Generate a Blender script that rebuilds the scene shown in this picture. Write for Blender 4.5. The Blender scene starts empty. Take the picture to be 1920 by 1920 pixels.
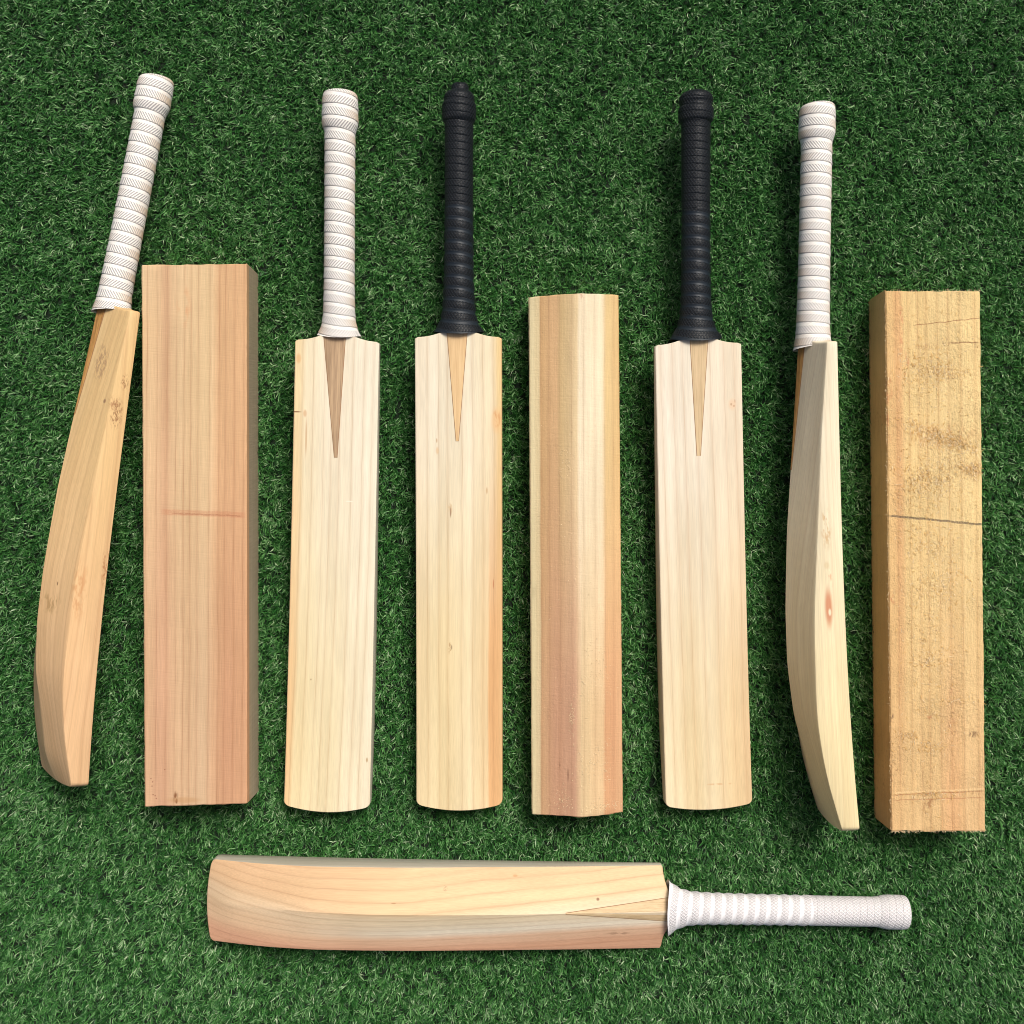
import bpy, bmesh, math, random
import numpy as np
from mathutils import Matrix, Vector
from mathutils.bvhtree import BVHTree

random.seed(7)
rng = np.random.default_rng(11)
SC = bpy.context.scene
COL = SC.collection
R = math.radians

# ------------------------------------------------------------------ camera, light, exposure
CAM_H = 1.44                     # metres above the turf backing, looking straight down
TANH = 0.435                     # tangent of the half field of view
cam_d = bpy.data.cameras.new('camera')
cam_d.sensor_width = 36.0
cam_d.lens = 18.0 / TANH
cam_d.clip_start, cam_d.clip_end = 0.01, 100.0
cam = bpy.data.objects.new('camera', cam_d)
cam.location = (0, 0, CAM_H)
COL.objects.link(cam)
SC.camera = cam

SUN_EL, SUN_AZ = R(55), R(30)    # azimuth clockwise from +Y (top of the picture)
SUN_STRENGTH, SUN_ANGLE, SKY_STRENGTH = 2.2, R(22), 0.09
world = bpy.data.worlds.new('World')
SC.world = world
world.use_nodes = True
wn = world.node_tree.nodes
sky = wn.new('ShaderNodeTexSky')
sky.sky_type = 'NISHITA'
sky.sun_disc = False
sky.sun_elevation = SUN_EL
sky.sun_rotation = SUN_AZ
sky.air_density, sky.dust_density, sky.ozone_density = 0.6, 6.0, 0.5
bg = wn['Background']
bg.inputs['Strength'].default_value = SKY_STRENGTH
world.node_tree.links.new(sky.outputs['Color'], bg.inputs['Color'])

sun_d = bpy.data.lights.new('sun', 'SUN')
sun_d.energy = SUN_STRENGTH
sun_d.angle = SUN_ANGLE
sun_d.color = (1.0, 0.975, 0.925)
sun = bpy.data.objects.new('sun', sun_d)
sd = Vector((math.sin(SUN_AZ) * math.cos(SUN_EL), math.cos(SUN_AZ) * math.cos(SUN_EL), math.sin(SUN_EL)))
sun.rotation_euler = sd.to_track_quat('Z', 'Y').to_euler()
sun.location = (1, 1, 3)
COL.objects.link(sun)

SC.view_settings.view_transform = 'Standard'
SC.view_settings.look = 'None'
SC.view_settings.exposure = 0.24
SC.view_settings.gamma = 1.0
SC.cycles.filter_width = 1.0
SC.cycles.max_bounces = 6


def P(px, py, z):
    """Point of the place at height z that the photograph shows at pixel (px, py) of 1920."""
    k = (CAM_H - z) * TANH / 960.0
    return Vector(((px - 960) * k, (960 - py) * k, z))


# ------------------------------------------------------------------ helpers
def lin(c):
    return tuple(((v / 255) / 12.92 if v / 255 <= 0.04045 else ((v / 255 + 0.055) / 1.055) ** 2.4) for v in c)


def tag(o, label=None, cat=None, group=None, kind=None):
    if label: o['label'] = label
    if cat: o['category'] = cat
    if group: o['group'] = group
    if kind: o['kind'] = kind
    return o


def mesh_obj(name, verts, faces, mats, parent=None, mat_idx=None, smooth=30.0, recalc=True, uvs=None):
    me = bpy.data.meshes.new(name)
    me.from_pydata([tuple(v) for v in verts], [], faces)
    for m in mats: me.materials.append(m)
    if mat_idx is not None:
        me.polygons.foreach_set('material_index', mat_idx)
    if uvs is not None:
        uvl = me.uv_layers.new(name='UVMap')
        uvl.data.foreach_set('uv', np.asarray(uvs, dtype=np.float32).ravel())
    if recalc:
        bm = bmesh.new(); bm.from_mesh(me)
        bmesh.ops.recalc_face_normals(bm, faces=bm.faces)
        bm.to_mesh(me); bm.free()
    if smooth is not None:
        me.polygons.foreach_set('use_smooth', [True] * len(me.polygons))
        me.set_sharp_from_angle(angle=R(smooth))
    me.update()
    o = bpy.data.objects.new(name, me)
    COL.objects.link(o)
    if parent is not None: o.parent = parent
    return o


def curve(pts, smooth=0.012):
    """Smoothed interpolation of (t, value) pairs."""
    g = np.linspace(pts[0][0], pts[-1][0], 801)
    v = np.interp(g, [p[0] for p in pts], [p[1] for p in pts])
    n = max(1, int(smooth * 800))
    ker = np.exp(-0.5 * (np.arange(-3 * n, 3 * n + 1) / n) ** 2); ker /= ker.sum()
    pad = np.concatenate([2 * v[0] - v[3 * n:0:-1], v, 2 * v[-1] - v[-2:-3 * n - 2:-1]])
    v = np.convolve(pad, ker, 'valid')
    return lambda t: float(np.interp(t, g, v))


# ------------------------------------------------------------------ node helpers
class NT:
    def __init__(self, name):
        self.m = bpy.data.materials.new(name)
        self.m.use_nodes = True
        self.t = self.m.node_tree
        self.bsdf = self.t.nodes['Principled BSDF']

    def n(self, kind, **kw):
        nd = self.t.nodes.new(kind)
        for k, v in kw.items(): setattr(nd, k, v)
        return nd

    def set(self, sock, v):
        if isinstance(v, bpy.types.NodeSocket): self.t.links.new(v, sock)
        elif isinstance(v, (tuple, list)) and len(v) == 3 and sock.type == 'RGBA': sock.default_value = (*v, 1)
        else: sock.default_value = v

    def math(self, op, a, b=0.0, c=0.0, clamp=False):
        nd = self.n('ShaderNodeMath', operation=op, use_clamp=clamp)
        for i, v in enumerate((a, b, c)): self.set(nd.inputs[i], v)
        return nd.outputs[0]

    def xyz(self, x, y, z):
        nd = self.n('ShaderNodeCombineXYZ')
        for i, v in enumerate((x, y, z)): self.set(nd.inputs[i], v)
        return nd.outputs[0]

    def noise(self, vec, scale=1.0, detail=2.0, rough=0.5):
        nd = self.n('ShaderNodeTexNoise')
        self.set(nd.inputs['Vector'], vec)
        nd.inputs['Scale'].default_value = scale
        nd.inputs['Detail'].default_value = detail
        nd.inputs['Roughness'].default_value = rough
        return nd.outputs['Fac']

    def mapr(self, v, a, b, c=0.0, d=1.0, kind='LINEAR'):
        nd = self.n('ShaderNodeMapRange', interpolation_type=kind)
        for i, x in enumerate((v, a, b, c, d)): self.set(nd.inputs[i], x)
        return nd.outputs[0]

    def mix(self, fac, a, b, mode='MIX'):
        nd = self.n('ShaderNodeMix', data_type='RGBA', blend_type=mode)
        self.set(nd.inputs[0], fac); self.set(nd.inputs[6], a); self.set(nd.inputs[7], b)
        return nd.outputs[2]

    def ramp(self, fac, stops, interp='LINEAR'):
        nd = self.n('ShaderNodeValToRGB')
        cr = nd.color_ramp; cr.interpolation = interp
        while len(cr.elements) < len(stops): cr.elements.new(0.5)
        for e, (p, c) in zip(cr.elements, stops):
            e.position = p; e.color = (*c, 1)
        self.set(nd.inputs[0], fac)
        return nd.outputs[0]

    def bump(self, h, strength, dist, prev=None):
        nd = self.n('ShaderNodeBump')
        nd.inputs['Strength'].default_value = strength
        nd.inputs['Distance'].default_value = dist
        self.set(nd.inputs['Height'], h)
        if prev is not None: self.set(nd.inputs['Normal'], prev)
        return nd.outputs[0]


ALBC = (0.885, 0.925, 0.92)
ALB = 0.90       # wood colours below are written as they look in even light on a flat top


def wood(name, hw, stops, stops_far=None, far=(-0.05, -0.5), lines=75.0, line_amt=0.28, line_w=0.05, line_col=(150, 105, 70),
         tilt=0.0, warp=0.004, slant=0.0, spots=(), marks=(), fibre=0.10, sawn=0.0, rough_bump=0.0, seed=0.0, specks=0.0,
         rough=0.6, axis='x', fine=0.0, fuzz=None):
    """Long-grained wood: growth rings as planes along local y, fibre streaks, stain bands, knots and marks."""
    N = NT(name)
    tc = N.n('ShaderNodeTexCoord').outputs['Object']
    sp = N.n('ShaderNodeSeparateXYZ'); N.set(sp.inputs[0], tc)
    X, Y, Z = sp.outputs
    if axis == 'z': X, Z = Z, X
    c = N.math('MULTIPLY_ADD', Z, tilt, X)
    c = N.math('MULTIPLY_ADD', Y, slant, c)
    wv = N.noise(N.xyz(N.math('MULTIPLY', X, 5.0), N.math('MULTIPLY_ADD', Y, 3.2, seed * 3.1), N.math('MULTIPLY', Z, 5.0)), 1.0, 2.0)
    c = N.math('MULTIPLY_ADD', N.math('SUBTRACT', wv, 0.5), warp * 2.0, c)
    wv2 = N.noise(N.xyz(N.math('MULTIPLY', X, 30.0), N.math('MULTIPLY_ADD', Y, 22.0, seed), Z), 1.0, 2.0)
    c2 = N.math('MULTIPLY_ADD', N.math('SUBTRACT', wv2, 0.5), 0.0016, c)
    f = N.mapr(c2, -hw, hw)
    L = lambda st: [(p, tuple(v * a for v, a in zip(lin(k), ALBC))) for p, k in st]
    col = N.ramp(f, L(stops), 'EASE')
    if stops_far:
        yy = N.math('MULTIPLY_ADD', N.math('SUBTRACT', wv2, 0.5), 0.06, Y)
        col = N.mix(N.mapr(yy, far[0], far[1], kind='SMOOTHSTEP'), col, N.ramp(f, L(stops_far), 'EASE'))
    # broad mottling and ring tone
    mot = N.noise(N.xyz(N.math('MULTIPLY', X, 34.0), N.math('MULTIPLY_ADD', Y, 6.0, seed), N.math('MULTIPLY', Z, 34.0)), 1.0, 3.0)
    col = N.mix(1.0, col, N.ramp(mot, [(0.25, (0.90, 0.88, 0.85)), (0.7, (1.04, 1.03, 1.02))]), 'MULTIPLY')
    ring = N.noise(N.xyz(N.math('MULTIPLY_ADD', c2, 190.0, seed), 0.0, 0.0), 1.0, 1.0)
    col = N.mix(1.0, col, N.ramp(ring, [(0.3, (0.955, 0.94, 0.92)), (0.65, (1.0, 1.0, 1.0))]), 'MULTIPLY')
    # growth lines, irregularly spaced
    vo = N.n('ShaderNodeTexVoronoi', voronoi_dimensions='1D', feature='DISTANCE_TO_EDGE')
    N.set(vo.inputs['W'], N.math('MULTIPLY_ADD', c2, lines, seed * 7.3 + 50.0))
    vo.inputs['Scale'].default_value = 1.0
    vo.inputs['Randomness'].default_value = 0.75
    lm = N.mapr(vo.outputs['Distance'], 0.0, line_w, 1.0, 0.0, 'SMOOTHSTEP')
    lv = N.noise(N.xyz(N.math('MULTIPLY', c2, 60.0), N.math('MULTIPLY_ADD', Y, 9.0, seed), 0.0), 1.0, 2.0)
    lm = N.math('MULTIPLY', lm, N.mapr(lv, 0.3, 0.7, 0.30, 1.0))
    soft = N.mapr(vo.outputs['Distance'], 0.0, 0.30, 0.30, 0.0, 'SMOOTHSTEP')
    v1 = N.n('ShaderNodeTexVoronoi', voronoi_dimensions='1D', feature='F1')
    N.set(v1.inputs['W'], N.math('MULTIPLY_ADD', c2, lines, seed * 7.3 + 50.0))
    v1.inputs['Scale'].default_value = 1.0
    v1.inputs['Randomness'].default_value = 0.75
    rc = N.n('ShaderNodeSeparateColor'); N.set(rc.inputs[0], v1.outputs['Color'])
    col = N.mix(1.0, col, N.ramp(rc.outputs[0], [(0.1, (0.955, 0.935, 0.905)), (0.9, (1.02, 1.02, 1.015))]), 'MULTIPLY')
    lm = N.math('MAXIMUM', lm, soft)
    col = N.mix(N.math('MULTIPLY', lm, line_amt), col, tuple(v * ALB for v in lin(line_col)))
    if fine > 0:   # close fine rings as on quarter-sawn backs
        wf = N.noise(N.xyz(N.math('MULTIPLY_ADD', c2, 420.0, seed), 0.0, 0.0), 1.0, 1.0)
        col = N.mix(N.math('MULTIPLY', N.mapr(wf, 0.5, 0.68), fine), col, tuple(v * ALB for v in lin(line_col)))
    # fibre streaks
    fb = N.noise(N.xyz(N.math('MULTIPLY', X, 1500.0), N.math('MULTIPLY', Y, 28.0), N.math('MULTIPLY', Z, 1500.0)), 1.0, 2.0)
    col = N.mix(1.0, col, N.ramp(fb, [(0.3, (1 - fibre,) * 3), (0.7, (1 + fibre * 0.4,) * 3)]), 'MULTIPLY')
    if sawn > 0:   # fine cross marks left by the saw
        sw = N.noise(N.xyz(N.math('MULTIPLY', X, 25.0), N.math('MULTIPLY_ADD', X, 60.0, N.math('MULTIPLY', Y, 620.0)), Z), 1.0, 2.0)
        col = N.mix(1.0, col, N.ramp(sw, [(0.35, (1 - sawn,) * 3), (0.65, (1.0,) * 3)]), 'MULTIPLY')
    if specks > 0:  # short torn fibre flecks
        sk = N.noise(N.xyz(N.math('MULTIPLY', X, 420.0), N.math('MULTIPLY', Y, 190.0), N.math('MULTIPLY', Z, 420.0)), 1.0, 3.0, 0.65)
        sr = N.noise(N.xyz(N.math('MULTIPLY', X, 22.0), N.math('MULTIPLY_ADD', Y, 14.0, seed), Z), 1.0, 2.0)
        sm = N.math('MULTIPLY', N.mapr(sk, 0.60, 0.68), N.mapr(sr, 0.45, 0.62))
        col = N.mix(N.math('MULTIPLY', sm, specks), col, tuple(v * ALB for v in lin((120, 72, 40))))
    for (s, rad, colr, amt, ns) in spots:          # ellipsoidal knots, stains and pin marks
        d = N.n('ShaderNodeVectorMath', operation='SUBTRACT'); N.set(d.inputs[0], tc); d.inputs[1].default_value = s
        e = N.n('ShaderNodeVectorMath', operation='DIVIDE'); N.set(e.inputs[0], d.outputs[0]); e.inputs[1].default_value = rad
        l = N.n('ShaderNodeVectorMath', operation='LENGTH'); N.set(l.inputs[0], e.outputs[0])
        msk = N.mapr(l.outputs['Value'], 0.35, 1.0, 1.0, 0.0, 'SMOOTHSTEP')
        if ns > 0:
            q = N.noise(N.xyz(N.math('MULTIPLY', sp.outputs[0], ns), N.math('MULTIPLY', Y, ns * 0.35), N.math('MULTIPLY', sp.outputs[2], ns)), 1.0, 2.0, 0.6)
            msk = N.math('MULTIPLY', msk, N.mapr(q, 0.46, 0.60))
        col = N.mix(N.math('MULTIPLY', msk, amt), col, tuple(v * ALB for v in lin(colr)))
    for (y0, k, h, colr, amt, x0, x1) in marks:    # drawn or scored lines across the piece
        wob = N.noise(N.xyz(N.math('MULTIPLY', X, 90.0), y0 * 50, 0.0), 1.0, 3.0)
        dy = N.math('ABSOLUTE', N.math('SUBTRACT', N.math('SUBTRACT', Y, N.math('MULTIPLY_ADD', wob, 0.003, y0 - 0.0015)), N.math('MULTIPLY', X, k)))
        msk = N.mapr(dy, h * 0.6, h, 1.0, 0.0, 'SMOOTHSTEP')
        msk = N.math('MULTIPLY', msk, N.math('MULTIPLY', N.mapr(X, x0, x0 + 0.006), N.mapr(X, x1 - 0.004, x1, 1.0, 0.0)))
        gr = N.noise(N.xyz(N.math('MULTIPLY', X, 700.0), N.math('MULTIPLY', Y, 500.0), 0.0), 1.0, 2.0)
        msk = N.math('MULTIPLY', msk, N.mapr(gr, 0.3, 0.55, 0.45, 1.0))
        col = N.mix(N.math('MULTIPLY', msk, amt), col, tuple(v * ALB for v in lin(colr)))
    N.set(N.bsdf.inputs['Base Color'], col)
    N.bsdf.inputs['Roughness'].default_value = rough
    N.bsdf.inputs['Specular IOR Level'].default_value = 0.3
    nrm = N.bump(fb, 0.22, 0.0006)
    nrm = N.bump(lm, 0.10, 0.0008, nrm)
    if rough_bump > 0:
        rb = N.noise(N.xyz(N.math('MULTIPLY', X, 330.0), N.math('MULTIPLY', Y, 240.0), N.math('MULTIPLY', Z, 330.0)), 1.0, 4.0, 0.65)
        reg = N.noise(N.xyz(N.math('MULTIPLY', X, 20.0), N.math('MULTIPLY_ADD', Y, 15.0, seed), Z), 1.0, 2.0)
        nrm = N.bump(N.math('MULTIPLY', rb, N.mapr(reg, 0.35, 0.65, 0.35, 1.0)), rough_bump, 0.003, nrm)
    if sawn > 0:
        nrm = N.bump(sw, 0.25, 0.0007, nrm)
    N.set(N.bsdf.inputs['Normal'], nrm)
    return N.m


def cane(name, a, b, seed=0.0):
    """Streaky laminated handle cane."""
    N = NT(name)
    tc = N.n('ShaderNodeTexCoord').outputs['Object']
    sp = N.n('ShaderNodeSeparateXYZ'); N.set(sp.inputs[0], tc)
    X, Y, Z = sp.outputs
    f1 = N.noise(N.xyz(N.math('MULTIPLY_ADD', X, 900.0, seed), N.math('MULTIPLY', Y, 22.0), N.math('MULTIPLY', Z, 900.0)), 1.0, 3.0, 0.6)
    f2 = N.noise(N.xyz(N.math('MULTIPLY_ADD', X, 210.0, seed), N.math('MULTIPLY', Y, 6.0), N.math('MULTIPLY', Z, 100.0)), 1.0, 2.0)
    f = N.math('MULTIPLY_ADD', f2, 0.45, N.math('MULTIPLY', f1, 0.55))
    col = N.ramp(f, [(0.33, tuple(v * ALB for v in lin(a))), (0.62, tuple(v * ALB for v in lin(b)))])
    N.set(N.bsdf.inputs['Base Color'], col)
    N.bsdf.inputs['Roughness'].default_value = 0.6
    N.bsdf.inputs['Specular IOR Level'].default_value = 0.3
    N.set(N.bsdf.inputs['Normal'], N.bump(f1, 0.3, 0.0006))
    return N.m


def plain(name, c, rough=0.6):
    N = NT(name)
    N.bsdf.inputs['Base Color'].default_value = (*lin(c), 1)
    N.bsdf.inputs['Roughness'].default_value = rough
    return N.m


PITCH = 0.0134
GLUE = plain('dark_glue_joint', (150, 112, 76), 0.7)


def grip_chevron():
    """Two-tone off-white rubber, bands hatched left and right in turn by grey grooves."""
    N = NT('white_chevron_rubber')
    uv = N.n('ShaderNodeUVMap'); uv.uv_map = 'UVMap'
    sp = N.n('ShaderNodeSeparateXYZ'); N.set(sp.inputs[0], uv.outputs[0])
    U, V = sp.outputs[0], sp.outputs[1]                # U arc length in m, V band number
    f = N.math('FRACT', V)
    par = N.math('MODULO', N.math('FLOOR', V), 2.0)
    sgn = N.math('MULTIPLY_ADD', par, -2.0, 1.0)
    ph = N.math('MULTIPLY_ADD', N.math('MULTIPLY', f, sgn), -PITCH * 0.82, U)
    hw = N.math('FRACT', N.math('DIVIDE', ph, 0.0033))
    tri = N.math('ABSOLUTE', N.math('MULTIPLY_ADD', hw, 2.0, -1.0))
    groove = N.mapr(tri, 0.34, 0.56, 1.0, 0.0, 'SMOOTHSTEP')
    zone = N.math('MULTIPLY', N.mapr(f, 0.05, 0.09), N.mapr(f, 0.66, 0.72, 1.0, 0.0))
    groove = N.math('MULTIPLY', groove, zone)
    # cream flecked side of each band
    side = N.math('MULTIPLY', U, sgn)
    nz = N.noise(N.xyz(N.math('MULTIPLY', U, 160.0), N.math('MULTIPLY', V, 2.2), 0.0), 1.0, 2.0)
    cream = N.math('MULTIPLY', N.mapr(N.math('MULTIPLY_ADD', nz, 0.012, side), 0.000, -0.022), N.mapr(f, 0.62, 0.7, 1.0, 0.3))
    wht = N.mix(N.math('MULTIPLY', cream, 0.95), lin((240, 236, 227)), lin((228, 203, 172)))
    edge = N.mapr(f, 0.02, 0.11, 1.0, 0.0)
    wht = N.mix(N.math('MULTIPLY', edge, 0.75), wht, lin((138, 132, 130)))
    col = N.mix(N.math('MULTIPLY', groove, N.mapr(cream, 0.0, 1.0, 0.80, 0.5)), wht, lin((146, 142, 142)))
    gr = N.noise(N.xyz(N.math('MULTIPLY', U, 300.0), N.math('MULTIPLY', V, 6.0), 3.0), 1.0, 3.0)
    col = N.mix(1.0, col, N.ramp(gr, [(0.3, (0.93, 0.92, 0.90)), (0.6, (1, 1, 1))]), 'MULTIPLY')
    N.set(N.bsdf.inputs['Base Color'], col)
    N.bsdf.inputs['Roughness'].default_value = 0.62
    N.bsdf.inputs['Specular IOR Level'].default_value = 0.25
    N.set(N.bsdf.inputs['Normal'], N.bump(N.math('SUBTRACT', 1.0, groove), 0.5, 0.0006))
    return N.m


def grip_diamond(name, c_hi, c_lo, rough, bump):
    """Rubber with a fine diamond net, broken by smooth rings over the lower half."""
    N = NT(name)
    uv = N.n('ShaderNodeUVMap'); uv.uv_map = 'UVMap'
    sp = N.n('ShaderNodeSeparateXYZ'); N.set(sp.inputs[0], uv.outputs[0])
    U, V = sp.outputs[0], sp.outputs[1]
    at = N.n('ShaderNodeAttribute'); at.attribute_name = 'plain'
    vm = N.math('MULTIPLY', V, PITCH / 0.0052)
    um = N.math('DIVIDE', U, 0.0038)
    a = N.math('ABSOLUTE', N.math('SINE', N.math('MULTIPLY', N.math('ADD', um, vm), math.pi)))
    b = N.math('ABSOLUTE', N.math('SINE', N.math('MULTIPLY', N.math('SUBTRACT', um, vm), math.pi)))
    net = N.mapr(N.math('MINIMUM', a, b), 0.15, 0.62, 0.0, 1.0, 'SMOOTHSTEP')      # 1 inside a diamond pit
    net = N.math('MULTIPLY', net, N.math('SUBTRACT', 1.0, at.outputs['Fac']))
    col = N.mix(net, c_hi, c_lo)
    gr = N.noise(N.xyz(N.math('MULTIPLY', U, 300.0), N.math('MULTIPLY', V, 5.0), 3.0), 1.0, 3.0)
    col = N.mix(1.0, col, N.ramp(gr, [(0.3, (0.88, 0.88, 0.88)), (0.65, (1, 1, 1))]), 'MULTIPLY')
    N.set(N.bsdf.inputs['Base Color'], col)
    N.bsdf.inputs['Roughness'].default_value = rough
    N.bsdf.inputs['Specular IOR Level'].default_value = 0.4
    N.set(N.bsdf.inputs['Normal'], N.bump(N.math('SUBTRACT', 1.0, net), bump, 0.0012))
    return N.m


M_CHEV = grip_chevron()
M_BLACK = grip_diamond('black_diamond_rubber', (0.010, 0.017, 0.024), (0.0015, 0.002, 0.003), 0.5, 1.0)
M_WHITE = grip_diamond('white_diamond_rubber', lin((248, 245, 243)), lin((214, 209, 207)), 0.55, 0.7)

# ------------------------------------------------------------------ ground and turf
N = NT('turf_backing')
tc = N.n('ShaderNodeTexCoord').outputs['Object']
g1 = N.noise(tc, 240.0, 4.0, 0.7)
g2 = N.noise(tc, 7.0, 3.0)
gc = N.ramp(g1, [(0.35, (0.004, 0.009, 0.004)), (0.62, (0.016, 0.045, 0.016))])
gc = N.mix(1.0, gc, N.ramp(g2, [(0.3, (0.8, 0.8, 0.8)), (0.7, (1.1, 1.1, 1.0))]), 'MULTIPLY')
N.set(N.bsdf.inputs['Base Color'], gc)
N.bsdf.inputs['Roughness'].default_value = 0.9
N.set(N.bsdf.inputs['Normal'], N.bump(g1, 0.8, 0.01))
M_BACK = N.m

gs = 15.0
nv = 24
gx = np.linspace(-gs, gs, nv + 1)
gv = [(x, y, 0.0) for y in gx for x in gx]
gf = [(j * (nv + 1) + i, j * (nv + 1) + i + 1, (j + 1) * (nv + 1) + i + 1, (j + 1) * (nv + 1) + i) for j in range(nv) for i in range(nv)]
ground = mesh_obj('ground', gv, gf, [M_BACK], smooth=None, recalc=False)
tag(ground, kind='structure', label='dark green backing of the artificial turf under everything', cat='ground')


def make_turf():
    N = NT('turf_blade')
    at = N.n('ShaderNodeAttribute'); at.attribute_name = 'tint'
    pos = N.n('ShaderNodeTexCoord').outputs['Object']
    sp = N.n('ShaderNodeSeparateXYZ'); N.set(sp.inputs[0], pos)
    patch = N.noise(N.xyz(sp.outputs[0], sp.outputs[1], 0.0), 9.0, 3.0, 0.6)
    t = N.math('MULTIPLY_ADD', N.math('SUBTRACT', patch, 0.5), 0.30, at.outputs['Fac'])
    col = N.ramp(t, [(0.0, (0.008, 0.043, 0.008)), (0.30, (0.022, 0.112, 0.020)), (0.50, (0.064, 0.205, 0.044)),
                     (0.66, (0.13, 0.310, 0.095)), (0.84, (0.25, 0.42, 0.19)), (1.0, (0.42, 0.54, 0.33))])
    N.set(N.bsdf.inputs['Base Color'], col)
    N.bsdf.inputs['Roughness'].default_value = 0.45
    N.bsdf.inputs['Specular IOR Level'].default_value = 0.3
    mat = N.m

    xs, ys, dens = [], [], []
    def tufts(half, inner, step):
        n = int(2 * half / step)
        g = (np.arange(n) + 0.5) * step - half
        X, Y = np.meshgrid(g, g)
        X[1::2] += step * 0.5
        X = X.ravel() + rng.normal(0, step * 0.27, n * n)
        Y = Y.ravel() + rng.normal(0, step * 0.27, n * n)
        keep = (np.maximum(abs(X), abs(Y)) >= inner) & (np.maximum(abs(X), abs(Y)) < half)
        return X[keep], Y[keep]
    parts = []
    for half, inner, step, k, wmul in ((0.72, 0.0, 0.0064, 13, 1.0), (1.1, 0.72, 0.0125, 11, 1.7)):
        TX, TY = tufts(half, inner, step)
        nt = len(TX)
        n = nt * k
        idx = np.repeat(np.arange(nt), k)
        ang = rng.uniform(0, 2 * np.pi, n)
        rad = step * 0.45 * np.sqrt(rng.uniform(0, 1, n))
        ox, oy = rad * np.cos(ang), rad * np.sin(ang)
        rx, ry = TX[idx] + ox, TY[idx] + oy
        ln = rng.uniform(0.0085, 0.0140, n) * (0.85 + 0.3 * rng.random(nt))[idx]
        # the pile lies over towards the bottom of the picture, each tuft its own way
        vx = rng.normal(0, 0.45, nt)[idx] + rng.normal(0, 0.55, n) + ox / step * 0.8
        vy = rng.normal(-0.50, 0.40, nt)[idx] + rng.normal(0, 0.55, n) + oy / step * 0.8
        az = np.arctan2(vy, vx)
        p0 = np.clip(np.hypot(vx, vy) * 0.55, 0.0, 0.9)
        p1 = p0 + rng.uniform(0.1, 1.25, n)
        w = rng.uniform(0.00042, 0.00072, n) * wmul
        tw = az + np.pi / 2 + rng.normal(0, 0.6, n)
        tint = np.clip(rng.beta(1.6, 2.4, n) + rng.normal(0, 0.10, nt)[idx], 0, 1)
        parts.append((rx, ry, ln, az, p0, p1, w, tw, tint, rng.normal(0, 0.8, n)))
    rx, ry, ln, az, p0, p1, w, tw, tint, curl = (np.concatenate([p[i] for p in parts]) for i in range(10))
    n = len(rx)
    ts = np.array([0.0, 0.58, 1.0]); ws = np.array([0.9, 1.0, 0.0])
    V = np.zeros((n, 5, 3), np.float32)
    j = 0; pt = 0.0
    cx, cy, cz = rx.copy(), ry.copy(), np.zeros(n)
    for t, wf in zip(ts, ws):
        tm = (t + pt) / 2
        ph, aa = p0 + (p1 - p0) * tm, az + curl * tm
        dl = ln * (t - pt); pt = t
        cx = cx + dl * np.sin(ph) * np.cos(aa); cy = cy + dl * np.sin(ph) * np.sin(aa); cz = cz + dl * np.cos(ph)
        a = tw + curl * t
        dx, dy = np.cos(a) * w * wf, np.sin(a) * w * wf
        dz = np.sin(tw * 7.0) * w * wf * 0.6
        if wf > 0:
            V[:, j] = np.stack([cx - dx, cy - dy, cz - dz], 1); V[:, j + 1] = np.stack([cx + dx, cy + dy, cz + dz], 1); j += 2
        else:
            V[:, j] = np.stack([cx, cy, cz], 1)
    base = (np.arange(n) * 5)[:, None]
    q = (base + np.array([0, 1, 3, 2])).reshape(-1)
    tr = (base + np.array([2, 3, 4])).reshape(-1)
    me = bpy.data.meshes.new('grass')
    me.vertices.add(n * 5); me.vertices.foreach_set('co', V.ravel())
    loops = np.concatenate([q, tr]).astype(np.int32)
    me.loops.add(len(loops)); me.loops.foreach_set('vertex_index', loops)
    nq = n
    starts = np.concatenate([np.arange(nq) * 4, nq * 4 + np.arange(n) * 3]).astype(np.int32)
    me.polygons.add(nq + n); me.polygons.foreach_set('loop_start', starts)
    me.update(calc_edges=True)
    att = me.attributes.new('tint', 'FLOAT', 'POINT')
    att.data.foreach_set('value', np.repeat(tint, 5).astype(np.float32))
    me.polygons.foreach_set('use_smooth', np.ones(nq + n, dtype=bool))
    me.materials.append(mat)
    o = bpy.data.objects.new('grass', me); COL.objects.link(o)
    tag(o, 'short curly green artificial turf pile covering the whole ground', 'grass', kind='stuff')
    return o


make_turf()

# ------------------------------------------------------------------ cricket bats
E_T = curve([(0, .0127), (.175, .021), (.39, .029), (.556, .036), (.665, .038), (.774, .0395), (.883, .034), (.938, .028), (1, .021)], 0.03)
S_T = curve([(0, .032), (.175, .040), (.39, .051), (.556, .0562), (.665, .057), (.77, .053), (.836, .0455), (.877, .041), (.907, .038), (.942, .0350), (.972, .0285), (1, .0215)], 0.012)


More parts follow.
